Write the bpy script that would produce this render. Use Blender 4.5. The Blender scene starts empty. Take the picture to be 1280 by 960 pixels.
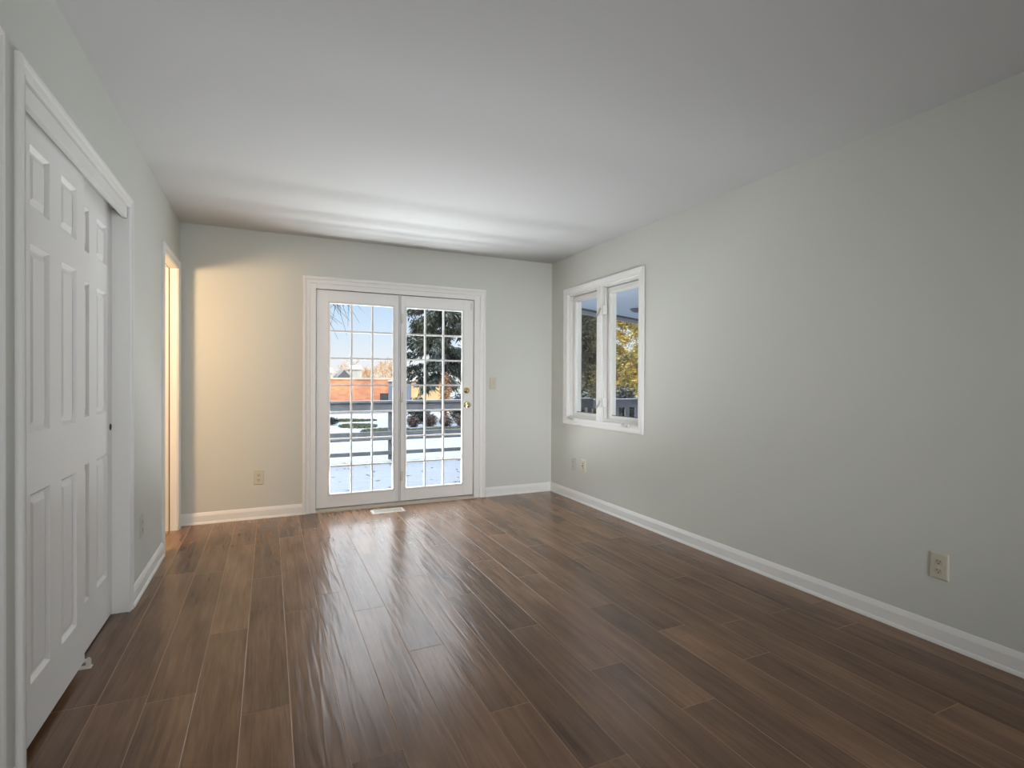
import bpy, bmesh, math, random
from mathutils import Vector, Matrix
random.seed(7)
S = bpy.context.scene
C = S.collection
PI = math.pi

# ------------------------------------------------------------------ camera
YAW, PITCH, ROLL, FOC, CH = 0.434597, -0.0068387, 0.0047902, 655.246, 1.184396
D, XL, XR, H = 4.9415, -0.6460, 2.7633, 2.44
fw = Vector((math.sin(YAW)*math.cos(PITCH), math.cos(YAW)*math.cos(PITCH), math.sin(PITCH)))
r0 = Vector((math.cos(YAW), -math.sin(YAW), 0.0))
u0 = r0.cross(fw)
rr = r0*math.cos(ROLL) + u0*math.sin(ROLL)
uu = -r0*math.sin(ROLL) + u0*math.cos(ROLL)
cam = bpy.data.cameras.new('camera')
cam.sensor_fit = 'HORIZONTAL'; cam.sensor_width = 36.0
cam.lens = FOC/1280*36.0
cam.clip_start = 0.02; cam.clip_end = 1000
co = bpy.data.objects.new('camera', cam); C.objects.link(co)
co.matrix_world = Matrix(((rr.x, uu.x, -fw.x, 0), (rr.y, uu.y, -fw.y, 0), (rr.z, uu.z, -fw.z, CH), (0, 0, 0, 1)))
S.camera = co

# ------------------------------------------------------------------ colour management, sky, sun, lights
S.view_settings.view_transform = 'Standard'
S.view_settings.look = 'None'
S.view_settings.exposure = 0.09
S.view_settings.gamma = 1.0
S.view_settings.use_curve_mapping = False
S.cycles.use_denoising = True
S.cycles.max_bounces = 10
S.cycles.diffuse_bounces = 6
S.cycles.transparent_max_bounces = 16
S.cycles.sample_clamp_indirect = 6.0

SKY_GAIN = 1.0
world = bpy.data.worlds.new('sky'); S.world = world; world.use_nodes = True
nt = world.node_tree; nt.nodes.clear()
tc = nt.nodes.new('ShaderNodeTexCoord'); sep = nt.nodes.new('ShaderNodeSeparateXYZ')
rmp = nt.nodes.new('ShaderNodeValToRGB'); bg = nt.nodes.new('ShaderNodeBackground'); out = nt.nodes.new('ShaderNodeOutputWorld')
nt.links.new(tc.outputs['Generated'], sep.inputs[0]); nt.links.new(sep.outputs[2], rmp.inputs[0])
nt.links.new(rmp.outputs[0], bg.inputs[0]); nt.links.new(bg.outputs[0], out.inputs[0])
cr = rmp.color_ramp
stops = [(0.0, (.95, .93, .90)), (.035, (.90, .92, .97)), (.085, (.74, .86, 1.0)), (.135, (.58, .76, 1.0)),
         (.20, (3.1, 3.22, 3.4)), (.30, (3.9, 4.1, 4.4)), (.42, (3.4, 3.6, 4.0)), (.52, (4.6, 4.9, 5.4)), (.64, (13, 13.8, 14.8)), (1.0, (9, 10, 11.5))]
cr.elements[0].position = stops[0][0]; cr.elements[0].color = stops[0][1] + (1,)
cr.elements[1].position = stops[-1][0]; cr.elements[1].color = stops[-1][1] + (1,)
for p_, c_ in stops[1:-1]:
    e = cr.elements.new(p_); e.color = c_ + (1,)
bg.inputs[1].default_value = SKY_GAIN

def light(name, kind, loc, energy, color, **kw):
    l = bpy.data.lights.new(name, kind); l.energy = energy; l.color = color
    for k, v in kw.items(): setattr(l, k, v)
    o = bpy.data.objects.new(name, l); C.objects.link(o); o.location = loc
    return o
def aim(o, d):
    o.rotation_euler = Vector(d).to_track_quat('-Z', 'Y').to_euler()
sun = light('sun', 'SUN', (0, -20, 10), 3.4, (1.0, .74, .40), angle=.012)
aim(sun, (.10, 1.0, -.0636))
# unseen fill lamps added behind the camera to brighten the room
def area(name, loc, e, d, spread, size, col=(.97, .98, 1.0)):
    o = light(name, 'AREA', loc, e, col, shape='RECTANGLE', size=size[0], size_y=size[1], spread=spread); aim(o, d); return o
area('rear_fill', (.7, -5.4, 1.3), 12.5, (0, 1, 0), .78, (1.2, 1.4))
area('rear_fill_right', (-.2, -5.2, 1.2), 8.3, (.325, 1, -.03), .42, (1.0, 1.4))
# more added fill lamps out of view: beside the camera, outside the door sill
area('side_fill', (2.18, .3, 1.3), 2.5, (-1, .6, .0), 1.7, (.18, 1.2))
area('door_sill_fill', (1.126, 5.30, .0), 155, (0, -.577, 1), 2.9, (1.7, .25))
for nm, loc, sx, sy, d in (('portal_door', (1.126, D+.16, 1.02), 1.5, 1.95, (0, -1, 0)), ('portal_window', (XR+.16, 4.04, 1.43), 1.15, 1.2, (-1, 0, 0))):
    p_ = light(nm, 'AREA', loc, 1, (1, 1, 1), shape='RECTANGLE', size=sx, size_y=sy); aim(p_, d); p_.data.cycles.is_portal = True
# lamp of the small room beyond the doorway
light('bathroom_lamp', 'POINT', (-1.42, 3.78, 1.86), 88, (1.0, .67, .36), shadow_soft_size=.13)

# ------------------------------------------------------------------ materials
def mat(name, color, rough=.5, metal=0.0, spec=.5, bump=None, var=None, coat=0):
    m = bpy.data.materials.new(name); m.use_nodes = True
    n = m.node_tree.nodes; L = m.node_tree.links; b = n['Principled BSDF']
    b.inputs['Base Color'].default_value = (*color, 1); b.inputs['Roughness'].default_value = rough
    b.inputs['Metallic'].default_value = metal; b.inputs['Specular IOR Level'].default_value = spec
    b.inputs['Coat Weight'].default_value = coat
    if bump or var:
        t = n.new('ShaderNodeTexCoord')
    if bump:
        sc, st, dist = bump
        x = n.new('ShaderNodeTexNoise'); x.inputs['Scale'].default_value = sc; x.inputs['Detail'].default_value = 4
        bp = n.new('ShaderNodeBump'); bp.inputs['Strength'].default_value = st; bp.inputs['Distance'].default_value = dist
        L.new(t.outputs['Object'], x.inputs['Vector']); L.new(x.outputs[0], bp.inputs['Height']); L.new(bp.outputs[0], b.inputs['Normal'])
    if var:
        sc, c2, lo, hi = var
        x = n.new('ShaderNodeTexNoise'); x.inputs['Scale'].default_value = sc; x.inputs['Detail'].default_value = 5
        r = n.new('ShaderNodeValToRGB'); r.color_ramp.elements[0].color = (*color, 1); r.color_ramp.elements[1].color = (*c2, 1)
        r.color_ramp.elements[0].position = lo; r.color_ramp.elements[1].position = hi
        L.new(t.outputs['Object'], x.inputs['Vector']); L.new(x.outputs[0], r.inputs[0]); L.new(r.outputs[0], b.inputs['Base Color'])
    return m
M = {}
M['wall'] = mat('greige_paint', (.59, .605, .565), .75, bump=(260, .06, .002))
M['ceil'] = mat('ceiling_paint', (.575, .582, .588), .9, bump=(180, .12, .003))
M['trim'] = mat('white_trim_paint', (.80, .80, .785), .38)
M['door'] = mat('white_door_paint', (.84, .84, .83), .45, bump=(420, .03, .001))
M['vinyl'] = mat('white_vinyl', (.74, .74, .72), .35)
M['warmwall'] = mat('cream_paint', (.68, .62, .52), .8)
M['dark'] = mat('dark_cavity', (.03, .03, .03), .8)
M['closet'] = mat('closet_paint', (.35, .35, .33), .9)
M['brass'] = mat('polished_brass', (.72, .62, .36), .22, 1.0)
M['steel'] = mat('satin_steel', (.62, .62, .60), .3, 1.0)
M['ivory'] = mat('ivory_plastic', (.55, .53, .43), .4)
M['ivory_d'] = mat('ivory_receptacle', (.50, .47, .37), .4)
M['almond'] = mat('cream_plate', (.66, .62, .47), .4)
M['paintplate'] = mat('painted_plate', (.52, .52, .47), .6)
M['slot'] = mat('slot_black', (.02, .018, .015), .6)
M['register'] = mat('cream_enamel', (.52, .48, .41), .4)
M['rubber'] = mat('weather_strip', (.10, .10, .10), .8)
M['nylon'] = mat('nylon_guide', (.70, .68, .62), .4)
M['rail'] = mat('weathered_wood', (.054, .055, .060), .8, var=(6, (.078, .079, .086), .35, .65))
M['railwhite'] = mat('pale_weathered_wood', (.15, .165, .195), .8)
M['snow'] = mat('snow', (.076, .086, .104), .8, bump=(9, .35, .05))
M['soffit'] = mat('pale_soffit_paint', (.42, .48, .56), .7)
M['fascia'] = mat('fascia_paint', (.30, .33, .36), .6)
M['shingle'] = mat('roof_shingle', (.035, .035, .04), .9, var=(20, (.05, .05, .05), .4, .6))
M['siding'] = mat('house_siding', (.5, .5, .47), .8)
M['leaf'] = mat('dead_leaf', (.010, .008, .008), .8)
M['bark'] = mat('bark', (.016, .014, .012), .9)
M['twig'] = mat('twig', (.035, .032, .032), .9)
M['needle'] = mat('spruce_needle', (.0085, .0145, .0105), .7, var=(2.2, (.020, .028, .020), .35, .65))
M['needle2'] = mat('golden_conifer', (.10, .085, .016), .7, var=(3.0, (.30, .21, .035), .38, .62))
M['needle3'] = mat('olive_conifer', (.016, .019, .010), .7, var=(2.5, (.060, .050, .016), .4, .7))
M['yew'] = mat('dark_evergreen', (.005, .010, .0085), .7, var=(4, (.011, .017, .013), .4, .6))
M['barberry'] = mat('reddish_shrub', (.026, .013, .011), .8, var=(5, (.044, .026, .020), .4, .65))
M['rust'] = mat('sun_tinted_leaf', (.16, .07, .025), .8, var=(5, (.24, .12, .045), .4, .65))  # sunlit orange put into the leaf colour
M['orange_twig'] = mat('autumn_twig', (.22, .125, .055), .9)
M['grass'] = mat('winter_grass', (.022, .028, .012), .8, var=(4, (.040, .043, .020), .35, .65))
M['asphalt'] = mat('asphalt', (.030, .032, .036), .9)
M['white_house'] = mat('white_siding', (.26, .24, .20), .8)
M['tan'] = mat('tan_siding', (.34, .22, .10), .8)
M['bluegrey'] = mat('grey_siding_and_shade', (.065, .078, .10), .8)  # house siding, and the shade painted on the outbuilding's side
M['coping'] = mat('stone_coping', (.26, .23, .19), .8)
M['box'] = mat('dark_metal_box', (.018, .021, .026), .6)
M['doorcan'] = mat('fixture_metal', (.10, .10, .11), .5)

def brick_mat():
    m = bpy.data.materials.new('red_brick'); m.use_nodes = True
    n = m.node_tree.nodes; L = m.node_tree.links; b = n['Principled BSDF']; b.inputs['Roughness'].default_value = .9
    t = n.new('ShaderNodeTexCoord'); mp = n.new('ShaderNodeMapping'); mp.inputs['Rotation'].default_value = (PI/2, 0, 0)
    k = n.new('ShaderNodeTexBrick'); k.inputs['Scale'].default_value = 1.0
    k.inputs['Color1'].default_value = (.27, .085, .040, 1); k.inputs['Color2'].default_value = (.36, .14, .062, 1); k.inputs['Mortar'].default_value = (.28, .18, .12, 1)
    k.inputs['Mortar Size'].default_value = .02; k.inputs['Brick Width'].default_value = .7; k.inputs['Row Height'].default_value = .28
    L.new(t.outputs['Object'], mp.inputs[0]); L.new(mp.outputs[0], k.inputs['Vector']); L.new(k.outputs[0], b.inputs['Base Color'])
    return m
M['brick'] = brick_mat()

def glass_mat():
    m = bpy.data.materials.new('window_glass'); m.use_nodes = True
    n = m.node_tree.nodes; L = m.node_tree.links; n.clear()
    o = n.new('ShaderNodeOutputMaterial'); mx = n.new('ShaderNodeMixShader'); tr = n.new('ShaderNodeBsdfTransparent'); g = n.new('ShaderNodeBsdfGlossy')
    f = n.new('ShaderNodeFresnel'); f.inputs[0].default_value = 1.45; g.inputs['Roughness'].default_value = 0.0
    tr.inputs[0].default_value = (.96, .975, .97, 1)
    ge = n.new('ShaderNodeNewGeometry'); fm = n.new('ShaderNodeMath'); fm.operation = 'MULTIPLY'; iv = n.new('ShaderNodeMath'); iv.operation = 'SUBTRACT'
    iv.inputs[0].default_value = 1.0; L.new(ge.outputs['Backfacing'], iv.inputs[1]); L.new(f.outputs[0], fm.inputs[0]); L.new(iv.outputs[0], fm.inputs[1])
    L.new(fm.outputs[0], mx.inputs[0]); L.new(tr.outputs[0], mx.inputs[1]); L.new(g.outputs[0], mx.inputs[2]); L.new(mx.outputs[0], o.inputs[0])
    return m
M['glass'] = glass_mat()

def floor_mat():
    m = bpy.data.materials.new('dark_oak_plank'); m.use_nodes = True
    n = m.node_tree.nodes; L = m.node_tree.links; b = n['Principled BSDF']
    uv = n.new('ShaderNodeUVMap'); uv.uv_map = 'plank'
    at = n.new('ShaderNodeAttribute'); at.attribute_name = 'tone'
    # grain: noise stretched along the plank
    mp = n.new('ShaderNodeMapping'); mp.inputs['Scale'].default_value = (26, 1.6, 1)
    g1 = n.new('ShaderNodeTexNoise'); g1.inputs['Scale'].default_value = 1.0; g1.inputs['Detail'].default_value = 6; g1.inputs['Roughness'].default_value = .65; g1.inputs['Distortion'].default_value = .5
    mp2 = n.new('ShaderNodeMapping'); mp2.inputs['Scale'].default_value = (150, 5, 1)
    g2 = n.new('ShaderNodeTexNoise'); g2.inputs['Scale'].default_value = 1.0; g2.inputs['Detail'].default_value = 4
    mp3 = n.new('ShaderNodeMapping'); mp3.inputs['Scale'].default_value = (7, 2.2, 1)
    g3 = n.new('ShaderNodeTexNoise'); g3.inputs['Scale'].default_value = 1.0; g3.inputs['Detail'].default_value = 3
    for a in (mp, mp2, mp3): L.new(uv.outputs[0], a.inputs[0])
    L.new(mp.outputs[0], g1.inputs['Vector']); L.new(mp2.outputs[0], g2.inputs['Vector']); L.new(mp3.outputs[0], g3.inputs['Vector'])
    r = n.new('ShaderNodeValToRGB')
    r.color_ramp.elements[0].position = .25; r.color_ramp.elements[0].color = (.062, .033, .019, 1)
    r.color_ramp.elements[1].position = .78; r.color_ramp.elements[1].color = (.34, .190, .110, 1)
    e = r.color_ramp.elements.new(.5); e.color = (.176, .096, .055, 1)
    def math_(op, a, bb):
        x = n.new('ShaderNodeMath'); x.operation = op
        for i, v in enumerate((a, bb)):
            if hasattr(v, 'links'): L.new(v, x.inputs[i])
            else: x.inputs[i].default_value = v
        return x.outputs[0]
    v = math_('ADD', math_('MULTIPLY', g1.outputs[0], .45), math_('MULTIPLY', g2.outputs[0], .18))
    v = math_('ADD', v, math_('MULTIPLY', g3.outputs[0], .37))
    v = math_('ADD', v, math_('MULTIPLY', at.outputs['Fac'], .16))
    v = math_('SUBTRACT', v, .08)
    L.new(v, r.inputs[0]); L.new(r.outputs[0], b.inputs['Base Color'])
    b.inputs['Roughness'].default_value = .235; b.inputs['Specular IOR Level'].default_value = .46; b.inputs['Specular Tint'].default_value = (1.0, .93, .87, 1)
    # hand-scraped waves
    mp4 = n.new('ShaderNodeMapping'); mp4.inputs['Scale'].default_value = (30, 2.6, 1)
    g4 = n.new('ShaderNodeTexNoise'); g4.inputs['Scale'].default_value = 1.0; g4.inputs['Detail'].default_value = 1.5; g4.inputs['Distortion'].default_value = .55
    L.new(uv.outputs[0], mp4.inputs[0]); L.new(mp4.outputs[0], g4.inputs['Vector'])
    hsum = math_('ADD', g4.outputs[0], math_('MULTIPLY', g2.outputs[0], .03))
    bp = n.new('ShaderNodeBump'); bp.inputs['Strength'].default_value = .85; bp.inputs['Distance'].default_value = .0026
    L.new(hsum, bp.inputs['Height']); L.new(bp.outputs[0], b.inputs['Normal'])
    return m
M['floor'] = floor_mat()

# ------------------------------------------------------------------ helpers
def box(bm, x0, x1, y0, y1, z0, z1):
    v = [bm.verts.new((x, y, z)) for x in (x0, x1) for y in (y0, y1) for z in (z0, z1)]
    for f in ((0, 1, 3, 2), (4, 6, 7, 5), (0, 4, 5, 1), (2, 3, 7, 6), (0, 2, 6, 4), (1, 5, 7, 3)):
        bm.faces.new([v[i] for i in f])
def cyl(bm, p0, p1, r0_, r1_=None, n=16, cap=True):
    p0 = Vector(p0); p1 = Vector(p1); r1_ = r0_ if r1_ is None else r1_
    d = (p1-p0).normalized(); a = d.orthogonal().normalized(); b = d.cross(a)
    A = [bm.verts.new(p0+(a*math.cos(t)+b*math.sin(t))*r0_) for t in [2*PI*i/n for i in range(n)]]
    B = [bm.verts.new(p1+(a*math.cos(t)+b*math.sin(t))*r1_) for t in [2*PI*i/n for i in range(n)]]
    for i in range(n):
        f = bm.faces.new((A[i], A[(i+1) % n], B[(i+1) % n], B[i])); f.smooth = n > 6
    if cap: bm.faces.new(A[::-1]); bm.faces.new(B)
def lathe(bm, o, d, prof, n=20):
    """prof: (distance along d, radius)"""
    o = Vector(o); d = Vector(d).normalized(); a = d.orthogonal().normalized(); b = d.cross(a)
    rings = []
    for t, r in prof:
        rings.append([bm.verts.new(o+d*t+(a*math.cos(q)+b*math.sin(q))*max(r, 1e-5)) for q in [2*PI*i/n for i in range(n)]])
    for R0, R1 in zip(rings, rings[1:]):
        for i in range(n):
            f = bm.faces.new((R0[i], R0[(i+1) % n], R1[(i+1) % n], R1[i])); f.smooth = True
    bm.faces.new(rings[0][::-1]); bm.faces.new(rings[-1])
def obj(name, bm, m, parent=None, bevel=0, kind=None, label=None, cat=None, group=None):
    bmesh.ops.recalc_face_normals(bm, faces=bm.faces)
    me = bpy.data.meshes.new(name); bm.to_mesh(me); bm.free()
    if m: me.materials.append(m)
    o = bpy.data.objects.new(name, me); C.objects.link(o)
    if parent: o.parent = parent
    if bevel:
        b = o.modifiers.new('bevel', 'BEVEL'); b.width = bevel; b.segments = 2; b.limit_method = 'ANGLE'
    tag(o, label, cat, group, kind)
    return o
def tag(o, label=None, cat=None, group=None, kind=None):
    for k, v in (('label', label), ('category', cat), ('group', group), ('kind', kind)):
        if v: o[k] = v
def empty(name, loc=(0, 0, 0), **kw):
    o = bpy.data.objects.new(name, None); C.objects.link(o); o.location = loc; o.empty_display_size = .1
    tag(o, **kw); return o
def B(): return bmesh.new()
def boxes(*bs):
    bm = B()
    for b in bs: box(bm, *b)
    return bm
def copy_thing(o, loc=None):
    c = o.copy(); C.objects.link(c)
    for ch in list(o.children):
        k = ch.copy(); C.objects.link(k); k.parent = c
        for g in ch.children:
            q = g.copy(); C.objects.link(q); q.parent = k
    if loc: c.location = loc
    return c
def sweep(bm, path, prof, conv, closed=False):
    """path: inner-edge points in wall (u,z); prof: (offset outwards, protrusion); mitred."""
    n = len(path); rows = []
    for i, (u, z) in enumerate(path):
        def nrm(a, b):
            dx, dz = b[0]-a[0], b[1]-a[1]; l = math.hypot(dx, dz); return (-dz/l, dx/l)
        ns = []
        if closed or i > 0: ns.append(nrm(path[i-1], path[i]))
        if closed or i < n-1: ns.append(nrm(path[i], path[(i+1) % n]))
        if len(ns) == 2:
            k = 1+ns[0][0]*ns[1][0]+ns[0][1]*ns[1][1]; nx, nz = (ns[0][0]+ns[1][0])/k, (ns[0][1]+ns[1][1])/k
        else: nx, nz = ns[0]
        rows.append([bm.verts.new(conv(u+nx*w, z+nz*w, d)) for w, d in prof])
    m = len(prof)
    for i in range(n if closed else n-1):
        a, b = rows[i], rows[(i+1) % n]
        for j in range(m):
            k = (j+1) % m
            bm.faces.new((a[j], a[k], b[k], b[j]))
    if not closed:
        bm.faces.new(rows[0]); bm.faces.new(rows[-1][::-1])
def onL(u, z, d): return (XL+d, u, z)       # left wall faces +x
def onR(u, z, d): return (XR-d, u, z)
def onB(u, z, d): return (u, D-d, z)
def casing_prof(w, t=.018):
    return [(0, 0), (0, t*.45), (w*.10, t*.60), (w*.16, t*.52), (w*.50, t*.66), (w*.62, t*.92), (w*.80, t), (w*.94, t*.9), (w, t*.6), (w, 0)]
def U(u0_, u1_, zt, zb=0.0):
    # travels so that the left-hand normal points outwards
    return [(u1_, zb), (u1_, zt), (u0_, zt), (u0_, zb)][::-1]

# ------------------------------------------------------------------ room shell
T = .15
YF = -5.5          # wall behind the camera
# floor: individual planks with eased edges in one mesh
bm = B(); uvl = bm.loops.layers.uv.new('plank'); tl = bm.faces.layers.float.new('tone')
PW, PL = .16, 1.385
known = {0: 1.665, 1: 1.375, 2: 2.255, 3: 1.715, 4: 1.345, 5: 2.245, -2: 2.065, -1: 1.5, 6: 1.80, 7: 1.45, 8: 2.3, 9: 1.95, -3: 1.40, -4: 2.285}
rf = random.Random(3)
k0, k1 = -17, 16
def clipf(pts, uvs, off, tone):
    f = bm.faces.new([bm.verts.new(p) for p in pts]); f[tl] = tone
    for l, q in zip(f.loops, uvs): l[uvl].uv = (q[0]+off[0], q[1]+off[1])
FX0, FX1, FY0, FY1 = -2.4, XR, YF, D
for k in range(k0, k1+1):
    xa, xb = .234+PW*k, .234+PW*(k+1)
    xa2, xb2 = max(xa, FX0), min(xb, FX1)
    if xb2-xa2 < .004: continue
    off = known.get(k, rf.uniform(1.3, 2.6)); j = -6
    while True:
        ya, yb = off+PL*j, off+PL*(j+1); j += 1
        if ya > FY1: break
        ya2, yb2 = max(ya, FY0), min(yb, FY1)
        if yb2-ya2 < .004: continue
        tone = rf.random(); o_ = (rf.uniform(0, 50), rf.uniform(0, 50)); e = .0018; dz = -.0007
        A = [(xa2, ya2), (xb2, ya2), (xb2, yb2), (xa2, yb2)]
        I = [(xa2+e, ya2+e), (xb2-e, ya2+e), (xb2-e, yb2-e), (xa2+e, yb2-e)]
        clipf([(x, y, 0) for x, y in I], I, o_, tone)
        for q in range(4):
            a, b2, c, d_ = A[q], A[(q+1) % 4], I[(q+1) % 4], I[q]
            clipf([(a[0], a[1], dz), (b2[0], b2[1], dz), (c[0], c[1], 0), (d_[0], d_[1], 0)], [a, b2, c, d_], o_, 2.6)
box(bm, FX0, FX1+T, FY0-T, FY1+T, -.12, -.004)
me = bpy.data.meshes.new('floor'); bm.normal_update(); bm.to_mesh(me); bm.free(); me.materials.append(M['floor'])
floor = bpy.data.objects.new('floor', me); C.objects.link(floor); floor['kind'] = 'structure'

obj('ceiling', boxes((FX0-T, XR+T, YF-T, D+T, H, H+.16)), M['ceil'], kind='structure')
# openings
DX0, DX1, DZ = .375, 1.877, 1.995          # french door unit (hole in the back wall)
WY0, WY1, WZ0, WZ1 = 3.462, 4.612, .805, 2.055
CY0, CY1, CZ = 1.955, 3.228, 2.055          # closet
PY0, PY1, PZ = 4.205, 4.815, 2.05           # bathroom doorway
NY0, NY1, NZ = 1.00, 1.772, 2.045           # nearer doorway, beside the camera
obj('wall_back', boxes((FX0-T, DX0-.05, D, D+T, 0, H), (DX1+.05, XR+T, D, D+T, 0, H), (DX0-.05, DX1+.05, D, D+T, 2.04, H)), M['wall'], kind='structure')
obj('wall_right', boxes((XR, XR+T, YF-T, WY0, 0, H), (XR, XR+T, WY1, D, 0, H), (XR, XR+T, WY0, WY1, 0, WZ0), (XR, XR+T, WY0, WY1, WZ1, H)), M['wall'], kind='structure')
LT = .118
obj('wall_left', boxes((XL-LT, XL, YF-T, NY0, 0, H), (XL-LT, XL, NY0, NY1, NZ, H), (XL-LT, XL, NY1, CY0, 0, H), (XL-LT, XL, CY0, CY1, CZ, H),
                       (XL-LT, XL, CY1, PY0, 0, H), (XL-LT, XL, PY0, PY1, PZ, H), (XL-LT, XL, PY1, D, 0, H)), M['wall'], kind='structure')
obj('wall_front', boxes((FX0-T, XR+T, YF-T, YF, 0, H)), M['wall'], kind='structure')
# closet and small room behind the left wall
obj('wall_closet', boxes((-1.40, -1.35, 1.86, 3.36, 0, H), (-1.35, XL-LT, 1.86, 1.90, 0, H), (-1.35, XL-LT, 3.30, 3.36, 0, H)), M['closet'], kind='structure')
obj('wall_bathroom', boxes((FX0-.05, FX0, 3.36, D, 0, H), (FX0, -1.40, 3.32, 3.36, 0, H)), M['warmwall'], kind='structure')

# baseboards
bprof = [(0, 0), (.020, 0), (.020, .005), (.017, .014), (.0125, .019), (.0125, .068), (.0105, .074), (.0085, .080), (.004, .091), (0, .094)]
def baseboard(name, p0, p1, nrm):
    bm = B(); p0 = Vector(p0); p1 = Vector(p1); n_ = Vector(nrm)
    a = [bm.verts.new(p0+n_*d+Vector((0, 0, z))) for d, z in bprof]; b = [bm.verts.new(p1+n_*d+Vector((0, 0, z))) for d, z in bprof]
    for i in range(len(a)):
        k = (i+1) % len(a); bm.faces.new((a[i], a[k], b[k], b[i]))
    bm.faces.new(a); bm.faces.new(b[::-1])
    return obj(name, bm, M['trim'], kind='structure')
baseboard('baseboard_right', (XR, YF, 0), (XR, D, 0), (-1, 0, 0))
baseboard('baseboard_back', (XL, D, 0), (.268, D, 0), (0, -1, 0))
baseboard('baseboard_back.001', (1.996, D, 0), (XR, D, 0), (0, -1, 0))
baseboard('baseboard_left', (XL, 3.272, 0), (XL, 4.148, 0), (1, 0, 0))
baseboard('baseboard_left.001', (XL, 1.824, 0), (XL, 1.917, 0), (1, 0, 0))

# casings
def trim(name, conv, u0_, u1_, zt, w, t=.018):
    bm = B(); sweep(bm, U(u0_, u1_, zt), casing_prof(w, t), conv); return obj(name, bm, M['trim'], kind='structure')
# check direction: outward normal must point away from the opening
trim('trim_1', onB, .333, 1.932, 2.034, .063)
bmj = boxes((XL-LT, XL, CY0, CY0+.006, 0, CZ), (XL-LT, XL, CY1-.001, CY1+.006, 0, CZ), (XL-LT, XL, CY0, CY1, CZ-.004, CZ+.004))
trim('trim_2', onL, 1.968, 3.222, 2.050, .050)
obj('trim_3', bmj, M['trim'], kind='structure')
obj('trim_4', boxes((XL-.022, XL-.002, CY0+.006, CY1-.006, 1.992, 2.049)), M['trim'], kind='structure', bevel=.002)     # fascia hiding the sliding track
trim('trim_5', onL, 4.208, 4.812, 2.046, .060)
# doorway jambs with a slot for the pocket door
obj('trim_6', boxes((XL-.050, XL, PY1-.008, PY1, 0, PZ), (XL-LT, XL-.058, PY1-.008, PY1, 0, PZ), (XL-LT, XL, PY0, PY0+.008, 0, PZ),
                    (XL-.050, XL, PY0, PY1, PZ-.008, PZ), (XL-LT, XL-.058, PY0, PY1, PZ-.008, PZ)), M['trim'], kind='structure')
obj('trim_7', boxes((XL-LT, XL, PY1-.001, PY1+.004, 0, PZ)), M['rubber'], kind='structure')
obj('trim_8', boxes((XL-.058, XL-.050, PY0, PY1, 0, .0025)), M['rubber'], kind='structure')      # dark strip across the doorway floor
trim('trim_9', onL, 1.00, 1.772, 2.047, .050)
obj('closet_track', boxes((-.745, -.674, CY0+.006, CY1-.006, 2.03, 2.051)), M['steel'], kind='structure')

# ------------------------------------------------------------------ six-panel sliding closet doors
def panel_door(W, Hh, th, cols, rows_):
    """local: u = width (y), z up, front face at x=0, back at x=-th"""
    bm = B()
    us = sorted({0, W, *[c for p in cols for c in p]}); zs = sorted({0, Hh, *[r for p in rows_ for r in p]})
    def isP(a, b): return any(abs(a-c[0]) < 1e-6 for c in cols) and any(abs(b-r[0]) < 1e-6 for r in rows_)
    for i in range(len(us)-1):
        for j in range(len(zs)-1):
            a, b, c, d = us[i], us[i+1], zs[j], zs[j+1]
            if isP(a, c):
                prev = None
                for ins, x in ((0, 0), (.004, -.004), (.011, -.012), (.017, -.0125), (.036, -.004)):
                    q = [bm.verts.new((x, u, z)) for u, z in ((a+ins, c+ins), (b-ins, c+ins), (b-ins, d-ins), (a+ins, d-ins))]
                    if prev:
                        for m in range(4): bm.faces.new((prev[m], prev[(m+1) % 4], q[(m+1) % 4], q[m]))
                    prev = q
                bm.faces.new(prev)
            else:
                bm.faces.new([bm.verts.new((0, u, z)) for u, z in ((a, c), (b, c), (b, d), (a, d))])
    # sides and back
    for q in ([(0, 0, 0), (0, 0, Hh), (-th, 0, Hh), (-th, 0, 0)], [(0, W, 0), (0, W, Hh), (-th, W, Hh), (-th, W, 0)],
              [(0, 0, Hh), (0, W, Hh), (-th, W, Hh), (-th, 0, Hh)], [(0, 0, 0), (0, W, 0), (-th, W, 0), (-th, 0, 0)],
              [(-th, 0, 0), (-th, W, 0), (-th, W, Hh), (-th, 0, Hh)]):
        bm.faces.new([bm.verts.new(p) for p in q])
    bmesh.ops.remove_doubles(bm, verts=bm.verts, dist=1e-5)
    return bm
cols = [(.095, .260), (.370, .535)]
d2 = empty('door_2', (-.681, 2.040, .030), label='nearer white six-panel sliding closet door, in front of the other', cat='sliding door', kind='structure')
obj('door_panel', panel_door(.630, 2.00, .030, cols, [(.185, .787), (.982, 1.577), (1.694, 1.890)]), M['door'], d2)
d3 = empty('door_3', (-.7135, 2.604, .008), label='farther white six-panel sliding closet door, half hidden behind the nearer one', cat='sliding door', kind='structure')
obj('door_panel', panel_door(.630, 2.022, .030, cols, [(.214, .806), (1.010, 1.590), (1.722, 1.910)]), M['door'], d3)
bm = B(); lathe(bm, (-.004, .598, .935), (1, 0, 0), [(0, .017), (.0055, .017), (.0055, .013), (.0045, .013), (.0045, .001)], 20)
cup = obj('finger_pull', bm, M['slot'], d3, label='dark recessed finger pull')
# floor guide between the two doors
g = empty('door_guide', (-.690, 2.668, 0), label='small white plastic guide on the floor at the corner of the nearer closet door', cat='door guide')
obj('base_plate', boxes((-.012, .034, -.012, .016, 0, .004)), M['nylon'], g, bevel=.001)
obj('guide_post', boxes((.014, .030, -.004, .010, .004, .034), (-.006, .030, .004, .010, .020, .034)), M['nylon'], g, bevel=.002)
bm = B(); cyl(bm, (.022, .003, .034), (.022, .003, .039), .005); obj('screw', bm, M['steel'], g)
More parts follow.
